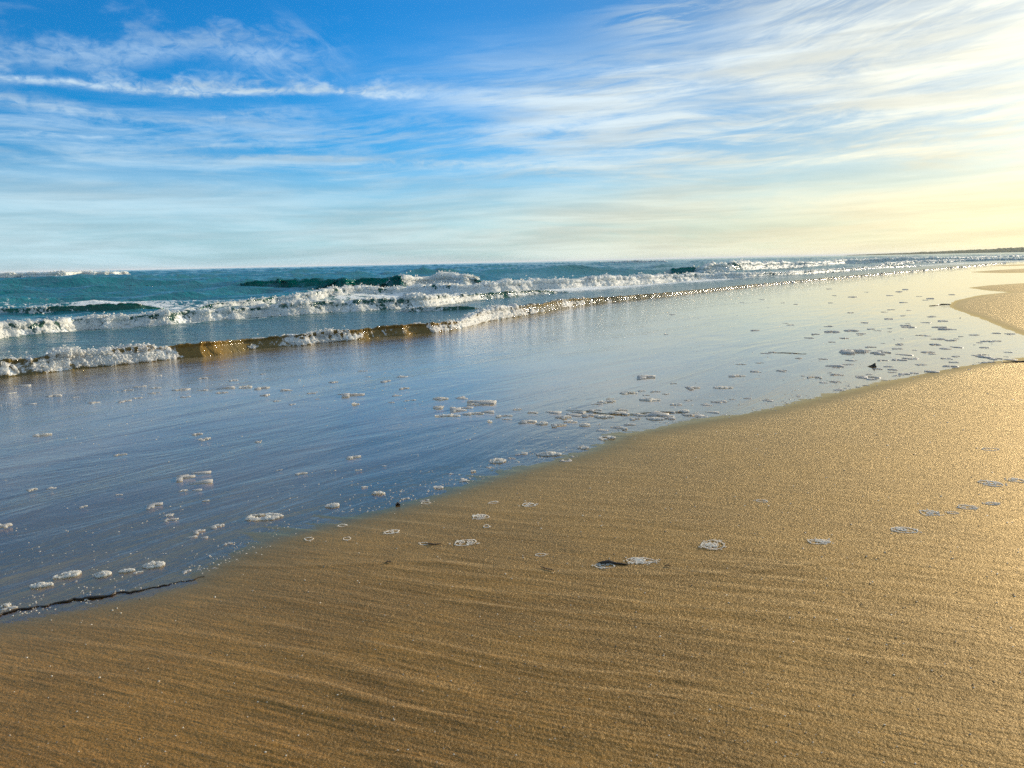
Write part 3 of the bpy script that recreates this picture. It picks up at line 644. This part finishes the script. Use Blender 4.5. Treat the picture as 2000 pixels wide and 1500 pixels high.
while len(pts) < 165:
    x = rr2.uniform(1280, 1990); t = rr2.random()**1.3; y = edge_y(x)*(1-t)+(560+0*x)*t
    dens_ = math.exp(-((x-1820)/190)**2)+0.22
    if rr2.random() > dens_: continue
    if x > 1850 and 577 < y < 650: continue
    if x > 1880 and y < 572: continue
    if y < 545+(1990-x)*0.02+8: continue
    pts.append((x, y, rr2.uniform(6, 17)*(0.5+0.5*(y-530)/170)))
for p3 in pts:
    if math.hypot(p3[0]-1706, (p3[1]-714)*3) < 130: add_flecks([p3], 'dark backlit foam fleck close round the fin shaped shell fragment', 'backlit foam flecks by the shell fragment')
    elif p3[0] > 1690 and p3[1] > 655: add_flecks([p3], 'dark backlit foam fleck in the pointed bay between the two sand tongues', 'backlit foam flecks in the bay')
    elif p3[0] > 1640 and p3[1] > 590: add_flecks([p3], 'dark backlit foam fleck on the bright film left of the far sand spit', 'backlit foam flecks left of the spit')
    elif p3[1] <= 590: add_flecks([p3], 'tiny backlit foam fleck far off on the film under the last wave', 'far backlit foam flecks')
    else: add_flecks([p3], 'small dark foam fleck on the pale open film, left of the bright bay', 'foam flecks on the pale open film')
for k, (x, y, w, lab, grp) in enumerate(flecks[:285]):
    o = link('foam_fleck', protos[k % 20], label=lab, category='foam', group=grp); sc = px_scale(y, x)*w/0.078*(1.12 if 'stalk' in lab else 1.0)
    place_px(o, x, y, 0.0004, rr2.uniform(-0.4, 0.4)); s1_ = sc*rr2.uniform(0.85, 1.15); o.scale = (s1_, s1_*rr2.uniform(0.7, 1.6), s1_*rr2.uniform(0.45, 0.8))

# countless single bubbles trailing along the edge of the film, and grit in the sand
def scatter(name, n, gen, mat, label, flat=0.5):
    cen = []; rad_l = []
    for _ in range(n):
        x, y, pr = gen(); q = unproj(x, y); d = math.hypot(*q); cen.append((q[0], q[1])); rad_l.append(pr*math.hypot(d, 1)/F)
    cen = np.array(cen); rad_l = np.array(rad_l); zz = np.maximum(ground_h(cen[:, 0], cen[:, 1]), 0.0)
    v_, f_ = lumps(np.column_stack([cen, zz]), rad_l); base_z = np.repeat(zz, 12); v_[:, 2] = base_z+(v_[:, 2]-base_z)*flat+0.0003
    link(name, make_mesh(name, v_, f_, mat), kind='stuff', label=label, category=None)
def g_edge():
    while True:
        x = rr2.uniform(-40, 1990); off = -rr2.expovariate(1/26.0)*(0.5+0.5*(x < 1500)); y = edge_y(x)+off+rr2.uniform(-3, 9)
        if fbm(np.array([x/60.0]), np.array([y/14.0]), 3, 77)[0] > 0.50: return x, y, rr2.uniform(0.5, 1.7)
scatter('foam_bubbles', 750, g_edge, M_patch, 'fine foam bubbles trailing along the swash edge')
def g_film():
    while True:
        x = rr2.uniform(-40, 1700); y = rr2.uniform(600, 1120)
        if y < edge_y(x)-8 and y > float(np.interp(x, [0,400,800,1000,1300,1700],[760,730,685,650,610,570])) and fbm(np.array([x/90.0]), np.array([y/22.0]), 3, 87)[0] > 0.56: return x, y, rr2.uniform(0.4, 1.4)
scatter('foam_bubbles', 450, g_film, M_patch, 'fine foam bubbles strewn over the water film')
M_grit = mat_new('shell_grit'); p_ = pos(); out(principled(mixc(sstep(noise(p_, 40.0, 2, 0.5), 0.45, 0.55), (0.10, 0.07, 0.04), (0.70, 0.62, 0.48)), 0.5, 1.4))
def g_sand():
    while True:
        x = rr2.uniform(-60, 2060); y = rr2.uniform(760, 1540)
        if y > edge_y(min(max(x, 0), 2000))+12: return x, y, rr2.uniform(0.6, 1.6)
scatter('shell_grit', 900, g_sand, M_grit, 'tiny shell crumbs and dark grit in the sand', 0.7)

# lacy rings where foam has dried on the sand
def tube(co_l, r_l, nseg=5, closed=False):
    P_ = np.array(co_l, float); n = len(P_); T = np.gradient(P_, axis=0) if not closed else (np.roll(P_, -1, 0)-np.roll(P_, 1, 0))
    T /= np.linalg.norm(T, axis=1, keepdims=True)+1e-9; upv = np.array([0, 0, 1.0]); A = np.cross(T, upv); A /= np.linalg.norm(A, axis=1, keepdims=True)+1e-9; B = np.cross(A, T)
    an = np.arange(nseg)*2*math.pi/nseg; r_l = np.broadcast_to(np.asarray(r_l, float), (n,))
    co = P_[:, None]+(A[:, None]*np.cos(an)[None, :, None]+B[:, None]*np.sin(an)[None, :, None])*r_l[:, None, None]
    i = np.arange(n*nseg).reshape(n, nseg); nx = np.roll(i, -1, 1); a_, b_ = (i, np.roll(i, -1, 0)) if closed else (i[:-1], i[1:])
    c_, d_ = (nx, np.roll(nx, -1, 0)) if closed else (nx[:-1], nx[1:])
    return co.reshape(-1, 3), np.stack([a_, c_, d_, b_], -1).reshape(-1, 4)
def join(parts):
    co = []; fa = []; k = 0
    for c, f in parts: co.append(c); fa.append(f+k); k += len(c)
    return np.vstack(co), np.vstack(fa)
def sand_z(x, y): return float(ground_h(np.array([x]), np.array([y]))[0])
rings = [(908,1059,46,14,2),(938,1007,32,12,2),(1034,984,30,8,1),(965,978,18,5,0),(1250,1097,62,15,3),(1182,1107,38,12,1),(1393,1068,46,22,3),(1600,1062,42,11,2),(1765,1040,42,12,2),(1817,1006,32,12,2),(1890,995,34,8,1),(1937,948,36,10,2),
 (1937,988,22,5,1),(1056,1084,22,7,0),(603,1048,16,8,0),(678,1048,16,8,0),(765,1036,28,8,1),(828,1060,16,7,0),(668,1021,18,6,0),(1488,980,22,5,0),(1985,942,26,7,1),(832,977,18,6,0),(1862,1006,18,4,0),(1935,880,30,5,0),(950,1026,12,10,0)]
ring_lab = ['dried foam lace with many cells, left of the sand\'s middle','small dried foam ring close below the swash edge','pale smear of dried foam just up from the swash edge','tiny dried foam trace beside the pale smear','widest dried foam lace right of the dark twig','dried foam ring around the dark twig','rounded bright foam lace upright in shape, right of centre',
 'dried foam lace alone between two larger ones at right','dried foam lace in the sand, first of the right hand row','scrappy foam lace halfway along the right hand row','faint foam trace near the right end of the row','uppermost dried foam lace near the right border','faint foam trace close to the right border','small faint foam ring up from the twig',
 'small foam ring leftmost on the sand','small foam ring second from left on the sand','double foam ring just off the swash edge','little round foam ring above a thin twig','pale foam trace right at the swash edge','pale foam trace alone on open sand at right','foam trace cut by the right border','foam scrap on the sand edge beside a speck','tiny foam trace in the right hand row','faint streak of foam high on the right sand','hair thin foam trace between the larger rings']
M_lace = mat_new('dried_foam'); p_ = pos(); out(mixs(0.5, principled(mixc(noise(p_, 300.0, 2, 0.6), (0.88, 0.83, 0.72), (0.97, 0.93, 0.84)), 0.9, 1.33, None, 0.1), node('ShaderNodeBsdfTranslucent', Color=(0.97, 0.95, 0.9))))
for k, (x, y, w, l, cells) in enumerate(rings):
    q = unproj(x, y, 0.015); sc = px_scale(y, x); W_ = w*sc; L_ = min(l*sc*math.hypot(*q)*0.85, W_*1.5); rg = np.random.default_rng(50+k)
    z0 = sand_z(*q); parts = []
    def loop(cx, cy, a, b, rt, seed, gaps=0.0):
        n = 26 if a > 0.012 else 14; th = np.linspace(0, 2*math.pi, n, endpoint=False)
        rr_ = 1+0.45*(fbm(np.cos(th)*1.3+seed, np.sin(th)*1.3, 3, seed)-0.5)*2*0.6
        pts_ = np.stack([cx+a*rr_*np.cos(th), cy+b*rr_*np.sin(th), 0*th+rt*0.3], -1)
        return tube(pts_, rt*(0.55+0.9*rg.random(n)), 5, True)
    tk = max(0.0010, 0.60*sc)*(1.0 if cells else 0.75)
    parts.append(loop(0, 0, W_*0.46, L_*0.44, tk, k+200))
    nn = [0, 3, 8, 14][cells]
    for j in range(nn):
        rr_ = math.sqrt(rg.random())*0.34; th = rg.random()*6.28; s_c = rg.uniform(0.05, 0.15)
        parts.append(loop(W_*rr_*math.cos(th), L_*rr_*math.sin(th), W_*s_c, L_*s_c*1.2, tk*0.75, k*31+j))
    # loose bubbles round it
    for j in range([3, 6, 12, 20][cells]):
        th = rg.random()*6.28; rr_ = rg.uniform(0.35, 0.62); a_ = rg.uniform(0.0012, 0.003)
        parts.append(loop(W_*rr_*math.cos(th)*1.05, L_*rr_*math.sin(th), a_, a_*1.6, tk*0.6, k*7+j))
    c, f = join(parts); o = link('dried_foam_ring', make_mesh('dried_foam_ring', c, f, M_lace), label=ring_lab[k], category='foam', group='dried foam on the sand')
    o.location = (float(q[0]), float(q[1]), z0+0.0008); o.rotation_euler = (0, 0, -math.atan2(q[0], q[1])+rg.uniform(-0.2, 0.5))

# ---------------------------------------------------------------- twigs, weed, debris
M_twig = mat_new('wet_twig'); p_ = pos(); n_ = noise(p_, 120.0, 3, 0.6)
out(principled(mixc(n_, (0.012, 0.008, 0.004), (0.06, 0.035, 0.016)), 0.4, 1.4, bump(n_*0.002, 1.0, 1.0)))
M_weed = mat_new('dry_weed'); p_ = pos(); out(principled(mixc(noise(p_, 90.0, 3, 0.6), (0.05, 0.045, 0.02), (0.16, 0.13, 0.06)), 0.5, 1.4))
def strand(name, pts, width, mat, label, cat, z=0.002, wob=0.6, n=None, onsand=True, flat=1.0, kind=None, lift=None):
    pts = np.array(pts, float); L = np.concatenate([[0], np.cumsum(np.hypot(*np.diff(pts, axis=0).T))]); n = n or max(8, int(L[-1]/5))
    s = np.linspace(0, L[-1], n); X_ = np.interp(s, L, pts[:, 0]); Y_ = np.interp(s, L, pts[:, 1])+wob*2*(fbm(s/14.0, 0*s+pts[0, 0], 3, 5)-0.5)*2
    Q = unproj(X_, Y_); zz = ground_h(Q[:, 0], Q[:, 1]) if onsand else 0*X_
    zz = np.maximum(zz, 0) if not onsand else zz
    wd = np.interp(s/L[-1], np.linspace(0, 1, len(width)), width)*np.array([px_scale(y, x) for x, y in zip(X_, Y_)])*(0.75+0.5*vnoise(s/9.0, 0*s, 8))
    c = np.column_stack([Q, zz+wd*0.3*flat+z+(0 if lift is None else np.interp(s/L[-1], np.linspace(0, 1, len(lift)), lift))]); off = c[0].copy()
    co, f = tube(c-off, wd*0.5, 7); co[:, 2] = (co[:, 2]-0)*1
    o = link(name, make_mesh(name, co, f, mat)); o.location = off
    if kind: o['kind'] = kind
    if label: o['label'] = label; o['category'] = cat
    return o
tw = strand('twig', [(1166,1111),(1180,1110),(1196,1111),(1212,1113),(1228,1114)], [2, 7, 9, 5, 4, 3, 1], M_twig, 'dark wet twig lying on the sand inside a dried foam ring', 'twig', z=0.001, wob=0.3)
strand('stub', [(1176,1111),(1186,1107),(1194,1106)], [3, 5, 1], M_twig, None, None).parent = None
st_ = bpy.data.objects['stub']; loc = st_.location-tw.location; st_.parent = tw; st_.location = loc
strand('twig', [(831,1067),(840,1070),(850,1071),(862,1069)], [1, 3, 3.2, 2, 1], M_twig, 'thin curved brown twig below a little round foam ring', 'twig')
strand('twig', [(1055,1117),(1066,1121),(1076,1125),(1082,1127)], [1, 2.5, 2.5, 1], M_twig, 'thin twig leaning across the old swash line', 'twig')
strand('twig', [(752,1107),(758,1105),(766,1107)], [1, 3.5, 2, 1], M_twig, 'tiny twig crumb on the old swash line at left', 'twig')
strand('twig', [(1298,1117),(1304,1116),(1310,1118)], [1, 3, 1], M_twig, 'dark crumb right of the widest dried foam lace', 'twig')
strand('pebble_chip', [(773,988),(777,985),(781,987)], [3, 7, 3], M_twig, 'black speck stuck in the sand right at the swash edge', 'debris')
strand('weed_stalk', [(1106,802),(1150,804),(1180,809),(1220,811),(1262,807),(1300,806),(1345,804)], [.8, 1.5, 1.8, 1.5, 1.7, 2.2, 1], M_weed, 'long thin weed stalk floating through the cluster of foam', 'weed', onsand=False, z=0.002)
strand('weed_stalk', [(1958,709.5),(1975,708),(2000,708.5),(2030,710)], [1, 2.2, 2.4, 2], M_twig, 'short dark stalk on the sand at the right border', 'weed')
strand('weed_stalk', [(1815,597),(1835,595.5),(1856,595)], [1, 1.6, 1], M_weed, 'thin stalk at the tip of the far sand spit', 'weed', onsand=False)
strand('weed_stalk', [(1500,688),(1530,689),(1575,691)], [.5, 1.0, .5], M_twig, 'hair thin floating stalk on the bright film', 'weed', onsand=False)
strand('shaded_lip_line', [(-60,1219),(0,1202),(40,1192),(90,1182),(140,1172),(180,1168),(230,1160),(290,1150),(330,1142),(360,1135),(400,1128)], [2.6, 3.8, 3, 4.5, 3, 1.8, .8], M_twig, 'long dark wet strand lying along the water\'s edge at lower left', 'weed', z=0.001, wob=1.6, n=90)  # dark tube added in place of shade on the steep swash lip
# a fin-shaped shell fragment standing in the film
def shard():
    q = unproj(1706, 716); sc = px_scale(716, 1706)*0.8; base_ = np.array([(-14,0,0),(-5,3,0),(6,2,0),(7,-3,0),(-4,-3,0)], float)*sc; topv = np.array([(-3,1,4.5),(1.5,1,8.5),(3.5,0,9.0),(4,-1.5,5),(-2,-1,3.5)], float)*sc
    v = np.vstack([base_, topv]); f = [(i, (i+1) % 5, 5+(i+1) % 5, 5+i) for i in range(5)]+[(0, 4, 3, 2), (5, 6, 7, 8), (5, 8, 9, 9)]
    me = bpy.data.meshes.new('shell_fragment'); me.from_pydata(v.tolist(), [], [x if len(set(x)) == 4 else x[:3] for x in f]+[(0, 2, 1)]); me.materials.append(M_twig); me.update()
    o = link('shell_fragment', me, label='dark fin shaped shell fragment standing up in the bright film at right', category='shell'); o.location = (float(q[0]), float(q[1]), -0.002)
    o.rotation_euler = (0, 0, -math.atan2(q[0], q[1]))
shard()

# ---------------------------------------------------------------- far headland
M_land = mat_new('far_scrub'); p_ = pos(); n_ = noise(p_, 0.05, 5, 0.7)
out(node('ShaderNodeBsdfDiffuse', Color=mixc(n_, (0.14, 0.14, 0.07), (0.26, 0.23, 0.12))))
M_shore = mat_new('far_shore'); p_ = pos(); out(principled(mixc(noise(p_, 0.03, 4, 0.6), (0.20, 0.17, 0.11), (0.30, 0.26, 0.18)), 0.9, 1.4))
def headland():
    DL = 2600.0; X_ = np.linspace(1648, 2700, 900); az, _ = azel(X_, np.full_like(X_, 490.0)); az = np.radians(az)
    hor = 512-0.0204*(X_-1000); top = np.interp(X_, [1648,1660,1700,1760,1800,1850,1900,1940,1975,2000,2100,2400,2700], [0.1,1.2,2.0,3.0,4.0,5.0,6.2,6.8,8.4,8.2,8.2,8,9])
    hgt = top*1.0*DL/F; prof = np.linspace(0, 1, 14)
    D_ = DL*(1+0*X_)
    co = np.zeros((len(X_), 14, 3)); nz_ = fbm(X_/7.0, 0*X_, 5, 3)
    for j, t in enumerate(prof):
        d = D_+t*500-40*fbm(X_/25.0, 0*X_+1, 3, 8); z = hgt*(math.sin(min(t*1.25, 1)*math.pi/2)**0.6 if t > 0 else 0)*(0.62+0.62*fbm(X_/6.0, 0*X_+t*9, 5, 3+0*j)) - (3.0 if t == 0 else 0)-hgt*max(0, (t-0.85))*5
        co[:, j] = np.stack([np.sin(az)*d, np.cos(az)*d, z], -1)
    me = make_mesh('wood', co.reshape(-1, 3), grid_faces(len(X_), 14), M_land, smooth_shade=False)
    link('coastal_wood', me, kind='stuff', label='low hazy line of trees along the far headland at right', category='trees')
    s1c = np.stack([np.sin(az)*(D_-60), np.cos(az)*(D_-60), 0*az-1.5], -1); s2c = np.stack([np.sin(az)*(D_+30), np.cos(az)*(D_+30), 0*az+0.6], -1); s3c = np.stack([np.sin(az)*(D_+560), np.cos(az)*(D_+560), 0*az+1.0], -1)
    link('headland', make_mesh('headland', np.stack([s1c, s2c, s3c], 1).reshape(-1, 3), grid_faces(len(X_), 3), M_shore), kind='structure')
    for x, hh, lab in ((1650, 11, 'tiny harbour beacon at the very tip of the headland'), (1671, 12, 'tiny mast standing behind the tip of the headland')):
        a_, _ = azel(x, 490.0); a_ = math.radians(float(a_)); cx, cy = math.sin(a_)*DL, math.cos(a_)*DL
        parts = [tube([(0, 0, -2), (0, 0, hh*0.5), (0, 0, hh)], [1.6, 1.2, 0.8], 8), tube([(0, 0, hh), (0, 0, hh+1.2), (0, 0, hh+2.2)], [1.5, 1.4, 0.2], 8)]
        c, f = join(parts); o = link('beacon', make_mesh('beacon', c, f, M_land), label=lab, category='beacon'); o.location = (cx, cy, 0)
headland()

hz = bpy.data.materials.new('sea_haze'); hz.use_nodes = True; X.nt = hz.node_tree; X.nt.nodes.clear()
pv = X.nt.nodes.new('ShaderNodeVolumePrincipled'); pv.inputs['Density'].default_value = 6e-5; pv.inputs['Color'].default_value = (0.9, 0.93, 1.0, 1)
ou = X.nt.nodes.new('ShaderNodeOutputMaterial'); X.nt.links.new(pv.outputs[0], ou.inputs['Volume'])
b = [(x, y, z) for x in (-36000, 36000) for y in (-36000, 36000) for z in (-3.0, 22.0)]
link('haze', make_mesh('haze', b, [(0,1,3,2),(4,6,7,5),(0,4,5,1),(2,3,7,6),(0,2,6,4),(1,5,7,3)], hz, False), kind='stuff')
